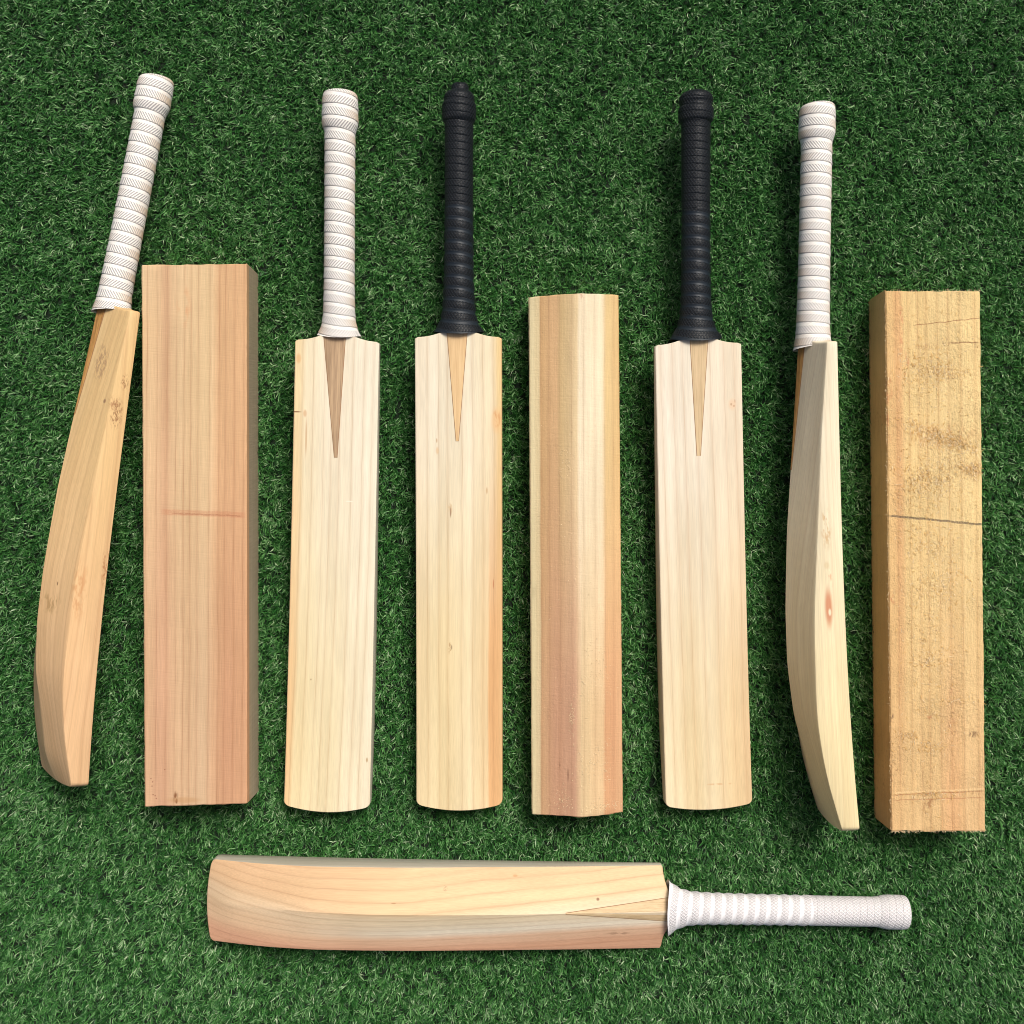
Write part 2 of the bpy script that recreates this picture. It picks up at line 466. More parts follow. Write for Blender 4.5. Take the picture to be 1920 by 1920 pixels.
class Bat:
    edge = None
    edge_cols = frozenset(list(range(33, 37)) + list(range(71, 75)))

    def __init__(s, **k):
        s.__dict__.update(k)

    def bow(s, t):
        return -s.bow_d * 2.42 * t * (1 - t) * (1 + 1.2 * t)

    def half_w(s, t):
        hw = 0.5 * (s.w0 + (s.w1 - s.w0) * t)
        L = s.L
        d1, d0 = (1 - t) * L, t * L
        rt, rs = 0.0045, 0.002
        if d1 < rt: hw -= rt - math.sqrt(max(rt * rt - (rt - d1) ** 2, 0))
        if d0 < rs: hw -= rs - math.sqrt(max(rs * rs - (rs - d0) ** 2, 0))
        return hw

    def y_at(s, x, t):
        hw = 0.5 * (s.w0 + (s.w1 - s.w0) * t)
        u = min(1.0, abs(x) / hw)
        q = min(1.0, max(0.0, (abs(x) - 0.019) / 0.030))
        ys = s.neck * (1 - q) ** 2
        yt = -s.L - s.sag * (1 - u * u)
        return ys + (yt - ys) * t

    def face_z(s, x, t):
        hw = 0.5 * (s.w0 + (s.w1 - s.w0) * t)
        return s.bow(t) - 0.0009 * (x / hw) ** 2

    def back_z(s, x, t):
        hw = s.half_w(t)
        e, sp = E_T(t), S_T(t)
        q = 1 - min(1.0, abs(x) / hw)
        return s.bow(t) - (e + (sp - e) * q ** s.conc)


def build_bat(b):
    """Blade as a loft of full sections; splice wedge, rubber grip as children of an Empty on the turf."""
    # --- pose from the picture: reference line at shoulder and toe
    phi = R(b.roll)
    Ry = Matrix.Rotation(phi, 4, 'Y')
    Rx = Matrix.Rotation(R(b.pitch), 4, 'X')
    b.L = 0.555
    def refs():
        hs, ht = b.half_w(0.05), b.half_w(0.95)
        if b.ref == 'face': return Vector((0, 0, b.bow(0))), Vector((0, -b.L, b.bow(1)))
        if b.ref == 'corner': return Vector((-hs, 0, b.bow(0))), Vector((-ht, -b.L, b.bow(1)))
        return Vector((0, 0, -E_T(0))), Vector((0, -b.L, -E_T(1)))
    for _ in range(6):
        r0, r1 = refs()
        w0, w1 = Rx @ (Ry @ r0), Rx @ (Ry @ r1)
        a = P(*b.px0, b.h + w0.z); c = P(*b.px1, b.h + w1.z)
        want = Vector((a.x - c.x, a.y - c.y)); have = Vector((w0.x - w1.x, w0.y - w1.y))
        rz = math.atan2(want.y, want.x) - math.atan2(have.y, have.x)
        b.L *= want.length / have.length
    Rz = Matrix.Rotation(rz, 4, 'Z')
    off = Rz @ w0
    root = bpy.data.objects.new('cricket_bat', None)
    root.empty_display_size = 0.05
    root.location = (a.x - off.x, a.y - off.y, 0.0)
    root.rotation_euler = (0, 0, rz)
    COL.objects.link(root)
    tag(root, b.label, 'cricket bat', 'cricket bats laid out on the turf')
    M = Matrix.Translation((0, 0, b.h)) @ Rx @ Ry
    MW = Matrix.Translation(root.location) @ Rz @ M
    inv = MW.inverted()

    # --- blade
    ts = sorted(set(list(np.linspace(0, 1, 71)) + [0.0008, .0018, .0036, 1 - .0085, 1 - .0065, 1 - .0045, 1 - .0028, 1 - .0014, 1 - .0005]))
    xf = np.linspace(-1, 1, 33)
    bev = 0.0014
    verts, faces = [], []
    ring_n = None
    for t in ts:
        hw = b.half_w(t)
        e = E_T(t)
        zb = b.bow(t)
        ring = []
        for u in xf:
            x = u * (hw - bev); ring.append((x, b.face_z(x, t)))
        zc = zb - 0.0009
        ring += [(hw - bev * .3, zc - bev * .35), (hw, zc - bev), (hw + .0006, zc - e * .5), (hw, zb - e + bev), (hw - bev * .3, zb - e + bev * .25)]
        for u in xf[::-1]:
            x = u * (hw - bev); ring.append((x, b.back_z(x, t)))
        ring += [(-hw + bev * .3, zb - e + bev * .25), (-hw, zb - e + bev), (-hw - .0006, zc - e * .5), (-hw, zc - bev), (-hw + bev * .3, zc - bev * .35)]
        ring_n = len(ring)
        verts += [(x, b.y_at(x, t), z) for x, z in ring]
    for i in range(len(ts) - 1):
        for j in range(ring_n):
            k = (j + 1) % ring_n
            faces.append((i * ring_n + j, i * ring_n + k, (i + 1) * ring_n + k, (i + 1) * ring_n + j))
    # toe and shoulder ends: an inset ring gives the softened arris, then the end face
    def endcap(i, sgn):
        base = i * ring_n
        vs = verts[base:base + ring_n]
        cz = sum(v[2] for v in vs) / ring_n
        st = len(verts)
        for x, y, z in vs:
            verts.append((x * (1 - 0.0012 / 0.052), y + sgn * 0.0009, z + (0.0011 if z < cz else -0.0011)))
        for j in range(ring_n):
            k = (j + 1) % ring_n
            faces.append((base + j, base + k, st + k, st + j))
        for j in range(32):      # strips between the face row and the back row
            fb = 38 + (32 - j)
            faces.append((st + j, st + j + 1, st + fb - 1, st + fb))
        faces.append(tuple([st + 32] + [st + 33 + i for i in range(5)] + [st + 38]))
        faces.append(tuple([st + 70] + [st + 71 + i for i in range(5)] + [st + 0]))
    endcap(0, 1); endcap(len(ts) - 1, -1)
    bvh = BVHTree.FromPolygons([Vector(v) for v in verts], faces)
    eye = inv @ Vector((0, 0, CAM_H))
    def local(px, py, z=0.0):
        d = (inv @ P(px, py, 0.0)) - eye
        hit = bvh.ray_cast(eye, d.normalized())[0]
        return hit if hit is not None else inv @ P(px, py, z)
    b.local = local
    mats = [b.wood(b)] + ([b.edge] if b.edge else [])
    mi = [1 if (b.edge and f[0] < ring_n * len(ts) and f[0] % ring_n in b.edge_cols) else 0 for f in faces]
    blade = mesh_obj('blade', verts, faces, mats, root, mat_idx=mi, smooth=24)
    blade.matrix_local = M

    # --- splice: V wedge of the cane handle let into the blade
    def splice(side, a0, a1, ln, x0, x1, mat):
        vs, fs, mi = [], [], []
        rows = 26
        cols = [-1, -0.93, -0.5, 0, 0.5, 0.93, 1]
        for i in range(rows + 1):
            q = i / rows
            y = b.neck * 0.9 * (1 - q) - ln * q
            t = min(1, max(0, (b.neck - y) / (b.neck + b.L + b.sag)))
            hw = a0 + (a1 - a0) * q
            cx = x0 + (x1 - x0) * q
            for dz in (0, 1):
                for u in cols:
                    g = 1 if abs(u) < 1 else 1
                    ww = hw if abs(u) == 1 else (hw - 0.0007 if abs(u) > .9 else (hw - .0007) * abs(u))
                    x = cx + math.copysign(ww, u) if u else cx
                    if side == 'face': z = b.face_z(x, t) + (0.00025 if abs(u) < 1 else 0.0) - dz * 0.006
                    else: z = b.back_z(x, t) - (0.00025 if abs(u) < 1 else 0.0) + dz * 0.006
                    vs.append((x, y, z))
        m = len(cols); st = 2 * m
        for i in range(rows):
            for j in range(m - 1):
                for d in (0, 1):
                    p0 = i * st + d * m + j
                    fs.append((p0, p0 + 1, p0 + st + 1, p0 + st)); mi.append(1 if j in (0, m - 2) else 0)
            for j in (0, m - 1):
                p0 = i * st + j
                fs.append((p0, p0 + st, p0 + st + m, p0 + m)); mi.append(1)
        for i in (0, rows):
            for j in range(m - 1):
                p0 = i * st + j
                fs.append((p0, p0 + 1, p0 + 1 + m, p0 + m)); mi.append(1)
        o = mesh_obj('splice', vs, fs, [mat, GLUE], root, mat_idx=mi, smooth=24)
        o.matrix_local = M
        return o
    for a in b.splices: splice(*a)

    # --- grip
    build_grip(b, root, M)
    return root, blade


def build_grip(b, root, M):
    g = b.grip
    prof = curve(g['rx'], 0.0025); profz = curve(g['rz'], 0.0025)
    Lg = g['len']
    seg = 72
    dv = 0.0007
    vs_ = list(np.arange(0, Lg - 0.004, dv)) + list(Lg - 0.004 * (1 - np.sin(np.linspace(0.0, 1, 9) * np.pi / 2)))
    th0 = g.get('th0', 0.0)              # side of the handle that the seam is turned away from
    zc = -S_T(0) * 0.5 + b.bow(0)
    slope = b.hslope
    verts, uvs_v, plain_v = [], [], []
    capn = 0
    for v in vs_:
        d = v - (Lg - 0.004)
        dome = 1.0 if d <= 0 else math.sqrt(max(0.0, 1 - (d / 0.004) ** 2)) * 0.16 + 0.84
        for j in range(seg + 1):
            th = -math.pi + 2 * math.pi * j / seg
            ph = v / PITCH + th / (2 * math.pi) * g.get('helix', 1.0)
            f = ph - math.floor(ph)
            rel = v / Lg
            pl = 0.0
            if g['style'] == 'chevron':
                dr = 0.0010 * (1 - 0.75 * f) - 0.0004
                if f < 0.05: dr = -0.0007 + 0.0013 * (f / 0.05)
                if f > 0.97: dr -= 0.0004 * (f - .97) / .03
            else:
                lo = g['smooth_to'] * Lg
                if v < lo:
                    s_ = 0.5 - 0.5 * math.cos(2 * math.pi * f)          # 1 mid-band
                    pl = 1.0 if s_ < 0.26 else max(0.0, 1 - (s_ - 0.26) / 0.08)
                    dr = g['scal'] * (s_ ** 0.6 - 0.5)
                else:
                    ph2 = v / 0.0085 + th / (2 * math.pi)
                    f2 = ph2 - math.floor(ph2)
                    dr = -0.0006 if f2 < 0.10 else 0.0001
            if v > Lg - 0.006: dr *= 0.3
            a = th + th0
            ca, sa = math.cos(a), math.sin(a)
            r_x = (prof(v) + dr) * dome; r_z = (profz(v) + dr) * dome
            y0 = g['base'] + g.get('lift', 0.004) * sa * sa * max(0, 1 - v / 0.04) + g.get('cut', 0.0) * math.sin(th) * max(0, 1 - v / 0.03)
            yy = y0 + v + g.get('tip_tilt', 0.0) * math.sin(th) * max(0, (v - Lg + 0.04) / 0.04) * 0.5
            verts.append((r_x * sa + b.hx * v, yy, zc + slope * (v + 0.004) + r_z * ca))
            uvs_v.append((prof(v) * th, ph + 100.0))
            plain_v.append(pl)
    C = seg + 1
    faces = []
    n = len(vs_)
    for i in range(n - 1):
        for j in range(seg):
            faces.append((i * C + j, i * C + j + 1, (i + 1) * C + j + 1, (i + 1) * C + j))
    # end disc (two rings to a flat centre) and the turned-in lip at the base
    top = (n - 1) * C
    cx = sum(verts[top + j][0] for j in range(seg)) / seg
    cy = sum(verts[top + j][1] for j in range(seg)) / seg
    cz = sum(verts[top + j][2] for j in range(seg)) / seg
    for sc, up in ((0.93, 0.0006), (0.6, 0.0008)):
        st = len(verts)
        for j in range(C):
            x, y, z = verts[top + j]
            verts.append((cx + (x - cx) * sc, y + up, cz + (z - cz) * sc)); uvs_v.append(uvs_v[top + j]); plain_v.append(1.0)
        for j in range(seg): faces.append((top + j, top + j + 1, st + j + 1, st + j))
        top = st
    st = len(verts); verts.append((cx, cy + 0.001, cz)); uvs_v.append((0, 100.3)); plain_v.append(1.0)
    for j in range(seg): faces.append((top + j, top + j + 1, st))
    st = len(verts)
    for j in range(C):
        x, y, z = verts[j]
        verts.append((x * 0.88, y + 0.0015, zc + (z - zc) * 0.88)); uvs_v.append(uvs_v[j]); plain_v.append(1.0)
    for j in range(seg): faces.append((j, j + 1, st + j + 1, st + j))
    uvs = [uvs_v[i] for f in faces for i in f]
    o = mesh_obj('grip', verts, faces, [g['mat']], root, smooth=50, recalc=False, uvs=uvs)
    bm = bmesh.new(); bm.from_mesh(o.data)
    # orient outwards without merging the uv seam
    c = Vector((0, 0, zc)); s = 0
    for f in list(bm.faces)[: seg * 40]:
        m = f.calc_center_median(); s += (f.normal.x * (m.x - c.x) + f.normal.z * (m.z - c.z)) > 0
    if s < seg * 20:
        bmesh.ops.reverse_faces(bm, faces=bm.faces)
    bm.to_mesh(o.data); bm.free()
    at = o.data.attributes.new('plain', 'FLOAT', 'POINT')
    at.data.foreach_set('value', plain_v)
    o.matrix_local = M
    # shell of the end: stub of rolled rubber left on top of one grip
    if g.get('nub'):
        vs, fs = [], []
        seg2 = 40
        pr = [(-0.004, 0.0112), (0.0005, 0.0112), (0.001, 0.0104), (0.0055, 0.0102), (0.0078, 0.0094), (0.0092, 0.0072), (0.0098, 0.0)]
        uv = []
        for q, r in pr:
            for j in range(seg2):
                th = 2 * math.pi * j / seg2
                vs.append((cx + r * math.sin(th) + 0.001, cy + q, cz + r * math.cos(th)))
                uv.append((0.012 * th, q / PITCH))
        for i in range(len(pr) - 1):
            for j in range(seg2):
                k = (j + 1) % seg2
                fs.append((i * seg2 + j, i * seg2 + k, (i + 1) * seg2 + k, (i + 1) * seg2 + j))
        o2 = mesh_obj('grip_tip', vs, fs, [g['mat']], root, smooth=40, uvs=[uv[i] for f in fs for i in f])
        o2.matrix_local = M


def mm(pts): return [(a / 1000.0, r / 1000.0) for a, r in pts]


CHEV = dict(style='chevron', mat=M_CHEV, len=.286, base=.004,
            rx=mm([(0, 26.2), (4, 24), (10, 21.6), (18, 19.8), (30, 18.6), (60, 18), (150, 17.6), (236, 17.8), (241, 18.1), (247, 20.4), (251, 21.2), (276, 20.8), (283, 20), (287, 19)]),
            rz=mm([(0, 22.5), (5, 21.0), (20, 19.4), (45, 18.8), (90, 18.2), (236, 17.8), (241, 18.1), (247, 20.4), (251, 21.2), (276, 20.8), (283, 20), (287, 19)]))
BLK = dict(style='diamond', mat=M_BLACK, len=.287, base=.004, smooth_to=.53, scal=.0011,
           rx=mm([(0, 29.5), (3, 28.2), (8, 25), (15, 22), (25, 19.9), (40, 18.6), (70, 17.4), (150, 16.6), (243, 16.7), (247, 17), (250, 19.2), (254, 19.8), (268, 19.8), (270, 18.2), (278, 17.6), (281, 15.5), (287, 14)]),
           rz=mm([(0, 24.0), (5, 22.2), (20, 19.4), (45, 18.6), (90, 17.6), (150, 16.9), (243, 16.7), (247, 17), (250, 19.2), (254, 19.8), (268, 19.8), (270, 18.2), (278, 17.6), (281, 15.5), (287, 14)]))


def variant(d, **k):
    d = dict(d); d.update(k); return d


SPOTC = (128, 78, 45)


# wood recipes: each reads spot positions off the picture through the bat's own pose
def w_bat_a(b):      # far left bat on its edge: honey brown back, figured knots
    l = b.local
    return wood('honey_willow', 0.055, [(0, (240, 202, 146)), (.35, (240, 206, 154)), (.55, (224, 186, 144)), (.75, (238, 200, 150)), (1, (240, 204, 152))],
                [(0, (242, 198, 152)), (.4, (240, 198, 152)), (.6, (226, 186, 146)), (1, (238, 194, 150))], lines=110, line_amt=.30, line_w=.09, line_col=(172, 120, 80), tilt=0.55, warp=.006, fine=.22, seed=2.0,
                spots=[(l(218, 775, .10), (.010, .022, .010), SPOTC, .75, 700), (l(234, 716, .10), (.006, .012, .006), SPOTC, .7, 800),
                       (l(214, 755, .10), (.010, .012, .010), (150, 90, 55), .5, 500), (l(196, 752, .10), (.0028, .0035, .003), (120, 85, 70), .7, 0),
                       (l(190, 680, .10), (.014, .030, .012), (140, 105, 85), .55, 420), (l(216, 967, .09), (.003, .006, .006), SPOTC, .7, 0),
                       (l(198, 1060, .09), (.006, .030, .006), (170, 105, 60), .7, 380), (l(95, 1130, .085), (.022, .016, .02), (178, 142, 92), .7, 260),
                       (l(148, 1110, .10), (.012, .045, .012), (205, 145, 92), .55, 220), (l(108, 1094, .09), (.0012, .003, .003), (90, 60, 40), .8, 0)])


def w_bat_b(b):
    l = b.local
    return wood('pale_willow_amber_edge', 0.054, [(0, (240, 204, 150)), (.10, (244, 218, 172)), (.20, (247, 230, 198)), (.5, (250, 236, 212)), (1, (251, 239, 217))],
                [(0, (238, 188, 136)), (.11, (242, 202, 150)), (.19, (242, 220, 174)), (.55, (244, 226, 186)), (.85, (248, 232, 200)), (1, (250, 236, 208))],
                lines=82, line_amt=.46, line_w=.085, line_col=(182, 134, 90), slant=-0.012, tilt=.1, seed=4.0,
                spots=[(l(556, 772, .06), (.0075, .0011, .01), (120, 66, 28), .85, 0), (l(572, 775, .06), (.003, .006, .01), (206, 146, 90), .5, 0),
                       (l(560, 672, .06), (.004, .008, .01), (226, 172, 112), .6, 0), (l(574, 820, .06), (.0016, .030, .01), (190, 130, 76), .5, 0),
                       (l(688, 1425, .07), (.0016, .004, .01), (170, 130, 80), .7, 0), (l(583, 1274, .07), (.001, .0016, .01), (150, 110, 70), .7, 0),
                       (l(655, 940, .065), (.006, .001, .01), (255, 246, 226), .6, 0)])


def w_bat_c(b):
    l = b.local
    return wood('pale_willow_orange_streak', 0.054, [(0, (249, 234, 210)), (.3, (249, 236, 212)), (.6, (248, 233, 206)), (.86, (247, 228, 194)), (.95, (244, 212, 156)), (1, (243, 206, 148))],
                [(0, (244, 220, 176)), (.35, (241, 218, 172)), (.6, (244, 222, 180)), (.81, (242, 212, 166)), (.84, (238, 184, 130)), (.93, (240, 188, 134)), (1, (244, 206, 150))], far=(-.05, -.40),
                lines=78, line_amt=.46, line_w=.08, line_col=(182, 134, 90), warp=.003, seed=9.0,
                spots=[(l(931, 785, .06), (.0062, .012, .01), (196, 122, 66), .9, 260), (l(931, 788, .06), (.009, .020, .01), (236, 184, 124), .5, 0),
                       (l(845, 960, .065), (.0012, .009, .01), (150, 104, 66), .8, 0), (l(844, 952, .065), (.004, .012, .01), (206, 170, 120), .5, 300),
                       (l(843, 1215, .07), (.003, .010, .01), (178, 138, 88), .7, 500), (l(847, 1214, .07), (.0008, .004, .01), (120, 86, 52), .8, 0),
                       (l(913, 920, .065), (.001, .006, .01), (186, 130, 76), .7, 0), (l(819, 826, .06), (.001, .004, .01), (186, 140, 90), .7, 0),
                       (l(925, 1095, .066), (.0008, .008, .01), (186, 106, 66), .7, 0), (l(820, 845, .06), (.0024, .006, .01), (226, 186, 136), .6, 0)])


def w_bat_d(b):
    l = b.local
    return wood('white_willow', 0.054, [(0, (249, 234, 214)), (.4, (250, 238, 220)), (.7, (249, 233, 210)), (1, (249, 232, 208))],
                [(0, (246, 226, 188)), (.3, (244, 220, 176)), (.5, (246, 225, 186)), (.75, (242, 212, 166)), (1, (242, 208, 164))],
                lines=66, line_amt=.46, line_w=.07, line_col=(192, 142, 98), warp=.003, slant=.010, seed=13.0,
                spots=[(l(1371, 758, .06), (.0016, .0022, .01), (120, 70, 60), .85, 0), (l(1376, 761, .06), (.0018, .0016, .01), (150, 84, 70), .85, 0), (l(1378, 752, .06), (.0008, .003, .01), (170, 110, 84), .7, 0),
                       (l(1373, 758, .06), (.006, .009, .01), (236, 200, 160), .6, 0), (l(1350, 1470, .08), (.026, .0016, .01), (214, 160, 112), .5, 120)])


def w_bat_e(b):      # right-hand bat on its edge: quiet, finely ringed back, knot on the edge
    l = b.local
    return wood('cream_willow', 0.055, [(0, (250, 236, 208)), (.5, (236, 212, 184)), (1, (250, 236, 208))],
                [(0, (247, 226, 178)), (.5, (236, 208, 166)), (1, (247, 226, 178))], lines=120, line_amt=.18, line_w=.10, line_col=(190, 148, 112), tilt=.9, fine=.16, seed=17.0, warp=.003,
                spots=[(l(1554, 1140, .11), (.008, .030, .0058), (206, 130, 88), .85, 0), (l(1556, 1148, .11), (.008, .0055, .0022), (250, 232, 196), .9, 0),
                       (l(1549, 990, .11), (.012, .030, .0075), (206, 160, 104), .65, 300), (l(1556, 1090, .11), (.008, .022, .004), (220, 160, 116), .6, 260),
                       (l(1550, 1060, .11), (.006, .006, .004), (220, 196, 150), .6, 0)])


def w_bat_f(b):      # bat lying face down: cathedral figure across the spine
    l = b.local
    return wood('peach_willow', 0.056, [(0, (222, 168, 138)), (.3, (224, 172, 140)), (.48, (234, 192, 160)), (.60, (244, 228, 204)), (.8, (242, 220, 186)), (.93, (240, 206, 162)), (1, (240, 204, 160))],  # pinkish wood; shade of the lower slope also darkened into the first stops
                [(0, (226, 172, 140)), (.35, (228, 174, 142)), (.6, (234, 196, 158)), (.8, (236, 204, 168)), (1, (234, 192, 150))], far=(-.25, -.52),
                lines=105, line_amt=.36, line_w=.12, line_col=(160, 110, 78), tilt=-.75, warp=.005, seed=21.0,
                spots=[(l(835, 1665, .05), (.004, .0035, .02), (126, 80, 52), .75, 500), (l(1121, 1686, .055), (.0024, .0026, .02), (130, 80, 50), .8, 0),
                       (l(966, 1642, .045), (.002, .004, .02), (206, 156, 104), .7, 0), (l(738, 1694, .055), (.001, .004, .02), (176, 130, 84), .7, 0),
                       (l(1160, 1750, .04), (.003, .018, .02), (150, 116, 90), .6, 300)])


C_GREY = cane('grey_brown_cane', (146, 118, 90), (204, 172, 134), 1.0)
C_GOLD = cane('golden_cane', (212, 172, 122), (238, 204, 152), 5.0)
C_TAN = cane('tan_cane', (192, 164, 122), (228, 200, 156), 9.0)
C_BROWN = cane('olive_brown_cane', (140, 98, 50), (206, 156, 92), 12.0)

FU = dict(ref='face', roll=0, pitch=2.6, bow_d=.005, neck=.0060, sag=.0072, conc=1.1, hslope=.012, hx=0.0)

E_SIL = wood('sky_sheen_edge', 0.055, [(0, (206, 198, 182)), (1, (206, 198, 182))], lines=60, line_amt=.1, axis='z', rough=.38, seed=61.0)  # silvery sheen of the sky put into the edge colour
E_GRY = wood('sky_grey_edge', 0.055, [(0, (200, 192, 172)), (1, (200, 192, 172))], lines=60, line_amt=.1, axis='z', rough=.5, seed=63.0)  # willow edge greyed to paint in cool sky light

# the face-up bats rest on the swell of the spine and the butt of the handle
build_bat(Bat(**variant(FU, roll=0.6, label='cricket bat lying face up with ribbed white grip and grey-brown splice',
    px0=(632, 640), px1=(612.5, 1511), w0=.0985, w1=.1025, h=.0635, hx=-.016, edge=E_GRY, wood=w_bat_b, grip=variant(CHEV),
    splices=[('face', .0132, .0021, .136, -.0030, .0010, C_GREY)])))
build_bat(Bat(**variant(FU, label='cricket bat lying face up with black grip ending in a small nub and golden splice',
    px0=(859, 633), px1=(861, 1508), w0=.1015, w1=.1025, h=.0635, hx=.004, wood=w_bat_c, grip=variant(BLK, nub=True, len=.283),
    splices=[('face', .0122, .0020, .121, -.0012, -.0014, C_GOLD)])))
build_bat(Bat(**variant(FU, roll=1.6, label='cricket bat lying face up with black grip flaring wide at a pale tan splice',
    px0=(1309.5, 646), px1=(1330, 1509), w0=.1015, w1=.1040, h=.0635, hx=.022, sag=.0055, wood=w_bat_d,
    grip=variant(BLK, len=.290, rx=mm([(0, 31.5), (3, 30), (9, 26), (17, 22), (28, 19.4), (45, 18), (80, 17), (150, 16.6), (250, 16.9), (254, 17.2), (257, 19.8), (262, 20.6), (271, 20.5), (273, 18.8), (277, 18.8), (279, 20.2), (285, 19.4), (289, 16.5), (291, 14)]),
                 rz=mm([(0, 24.0), (5, 22.2), (20, 19.4), (45, 18.6), (90, 17.6), (150, 16.9), (250, 16.9), (254, 17.2), (257, 19.8), (262, 20.6), (271, 20.5), (273, 18.8), (277, 18.8), (279, 20.2), (285, 19.4), (289, 16.5), (291, 14)])),
    splices=[('face', .0110, .0026, .130, .0008, -.0022, C_TAN)])))
# bats set on edge, spine to the left
ED = dict(ref='corner', pitch=0.0, bow_d=.0055, neck=.006, sag=.004, conc=1.05, hslope=.066, hx=0.0)
build_bat(Bat(**variant(ED, roll=130, label='cricket bat on its edge with ribbed white grip, leaning against the big pinkish block',
    px0=(265, 586), px1=(168, 1473), w0=.1005, w1=.1030, h=.0430, hslope=.082, wood=w_bat_a, grip=variant(CHEV, th0=-R(130), cut=.002, len=.284, base=.0005, lift=0),
    splices=[('back', .0130, .0016, .125, 0, 0, C_BROWN)])))
build_bat(Bat(**variant(ED, roll=91, label='cricket bat standing on its edge with ribbed white grip, beside the rough yellowish block',
    px0=(1572, 640), px1=(1614, 1556), w0=.1005, w1=.1030, h=.0560, wood=w_bat_e, grip=variant(CHEV, th0=-R(90), cut=.002, len=.284, base=.0005, lift=0),
    splices=[('back', .0120, .0016, .142, 0, 0, C_BROWN)])))
# bat lying face down across the bottom
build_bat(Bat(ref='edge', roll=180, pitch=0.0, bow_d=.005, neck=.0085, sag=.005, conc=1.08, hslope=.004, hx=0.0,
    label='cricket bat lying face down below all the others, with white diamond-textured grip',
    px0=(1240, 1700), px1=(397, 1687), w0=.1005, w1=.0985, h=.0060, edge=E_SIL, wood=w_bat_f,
    grip=variant(BLK, mat=M_WHITE, len=.292, th0=math.pi, smooth_to=.60, scal=.0013,
                 rx=mm([(0, 33), (3, 30.5), (8, 27), (16, 23), (28, 19.8), (45, 18.6), (80, 17.8), (150, 17.4), (250, 17.2), (256, 17.6), (263, 19.4), (268, 19.9), (284, 19.9), (293, 19.2)]),
                 rz=mm([(0, 24.0), (5, 22.2), (20, 19.4), (45, 18.8), (90, 18), (150, 17.6), (250, 17.2), (256, 17.6), (263, 19.4), (268, 19.9), (284, 19.9), (293, 19.2)])),
    splices=[('back', .0145, .0012, .117, .0015, .0, C_TAN)]))


# ------------------------------------------------------------------ willow clefts
def cleft(name, tops, bottoms, z_top, z_bot, mat, label, ridge=None, jit=0.0005, side_mat=None, seed=3):
    """Sawn length of timber: corners top-left, top-right, bottom-right, bottom-left in picture pixels."""
    r = np.random.default_rng(seed)
    T = [P(*p, z_top) for p in tops]
    c = sum(T, Vector()) / 4
    up = (T[0] + T[1]) / 2 - (T[3] + T[2]) / 2
    rz = math.atan2(up.y, up.x) - math.pi / 2
    o_inv = (Matrix.Translation((c.x, c.y, 0)) @ Matrix.Rotation(rz, 4, 'Z')).inverted()
    T = [o_inv @ p for p in T]
    B = [Vector((p.x + d[0], p.y + d[1], z_bot)) for p, d in zip(T, bottoms)]
    nx, ny, nz = 14, 90, 5
    bev = 0.0011
    verts, faces, mi = [], [], []
    rings = []
    def quad(A, u, v): return (A[3] * (1 - u) + A[2] * u) * (1 - v) + (A[0] * (1 - u) + A[1] * u) * v
    us = [0.0] + [0.012 + (1 - 0.024) * i / nx for i in range(nx + 1)] + [1.0]
    vv = [0.0, 0.0018] + [0.0018 + (1 - 0.0036) * i / ny for i in range(1, ny)] + [1 - 0.0018, 1.0]
    wl = [i / nz for i in range(1, nz)]
    for v in vv:
        ring = []
        end = min(v, 1 - v) < 1e-6
        for u in us:
            p = quad(T, u, v).copy()
            if ridge:
                um = ridge[0]
                k = (u / um if u < um else (1 - u) / (1 - um))
                p.z += ridge[1] * k - (ridge[1] * 0.0)
            p.z += r.normal(0, jit * 0.25)
            if u in (0.0, 1.0): p.z -= bev + abs(r.normal(0, jit * .6)); p.x += r.normal(0, jit * 0.25)
            if end: p.z -= 0.0008; p.y += r.normal(0, jit * 0.8)
            ring.append(p)
        for w in wl:
            p = quad(T, 1, v).lerp(quad(B, 1, v), w); p.x += r.normal(0, jit * 0.12); ring.append(p)
        for u in us[::-1]: ring.append(quad(B, u, v))
        for w in wl[::-1]:
            p = quad(T, 0, v).lerp(quad(B, 0, v), w); p.x += r.normal(0, jit * 0.12); ring.append(p)
        rings.append(len(verts)); verts += ring
        m = len(ring)
    for i in range(len(rings) - 1):
        for j in range(m):
            k = (j + 1) % m
            faces.append((rings[i] + j, rings[i] + k, rings[i + 1] + k, rings[i + 1] + j))
            side = (len(us) <= j < len(us) + len(wl) + 1) or j >= 2 * len(us) + len(wl)
            mi.append(1 if (side and side_mat) else 0)
    nu = len(us)
    for b_ in (rings[0], rings[-1]):        # end grain as strips between top row and bottom row
        lo = lambda j: b_ + nu + len(wl) + (nu - 1 - j)
        for j in range(nu - 1):
            faces.append((b_ + j, b_ + j + 1, lo(j + 1), lo(j))); mi.append(0)
        faces.append(tuple([b_ + nu - 1] + [b_ + nu + q for q in range(len(wl))] + [lo(nu - 1)])); mi.append(0)
        faces.append(tuple([lo(0)] + [b_ + 2 * nu + len(wl) + q for q in range(len(wl))] + [b_])); mi.append(0)
    root = bpy.data.objects.new(name, None)
    root.location = (c.x, c.y, 0); root.rotation_euler = (0, 0, rz)
    COL.objects.link(root)
    tag(root, label, 'wood block', 'sawn willow blocks between the bats')
    o = mesh_obj('block', verts, faces, [mat(lambda px, py: o_inv @ P(px, py, z_top))] + ([side_mat] if side_mat else []), root, mat_idx=mi, smooth=28)
    return root, o, o_inv


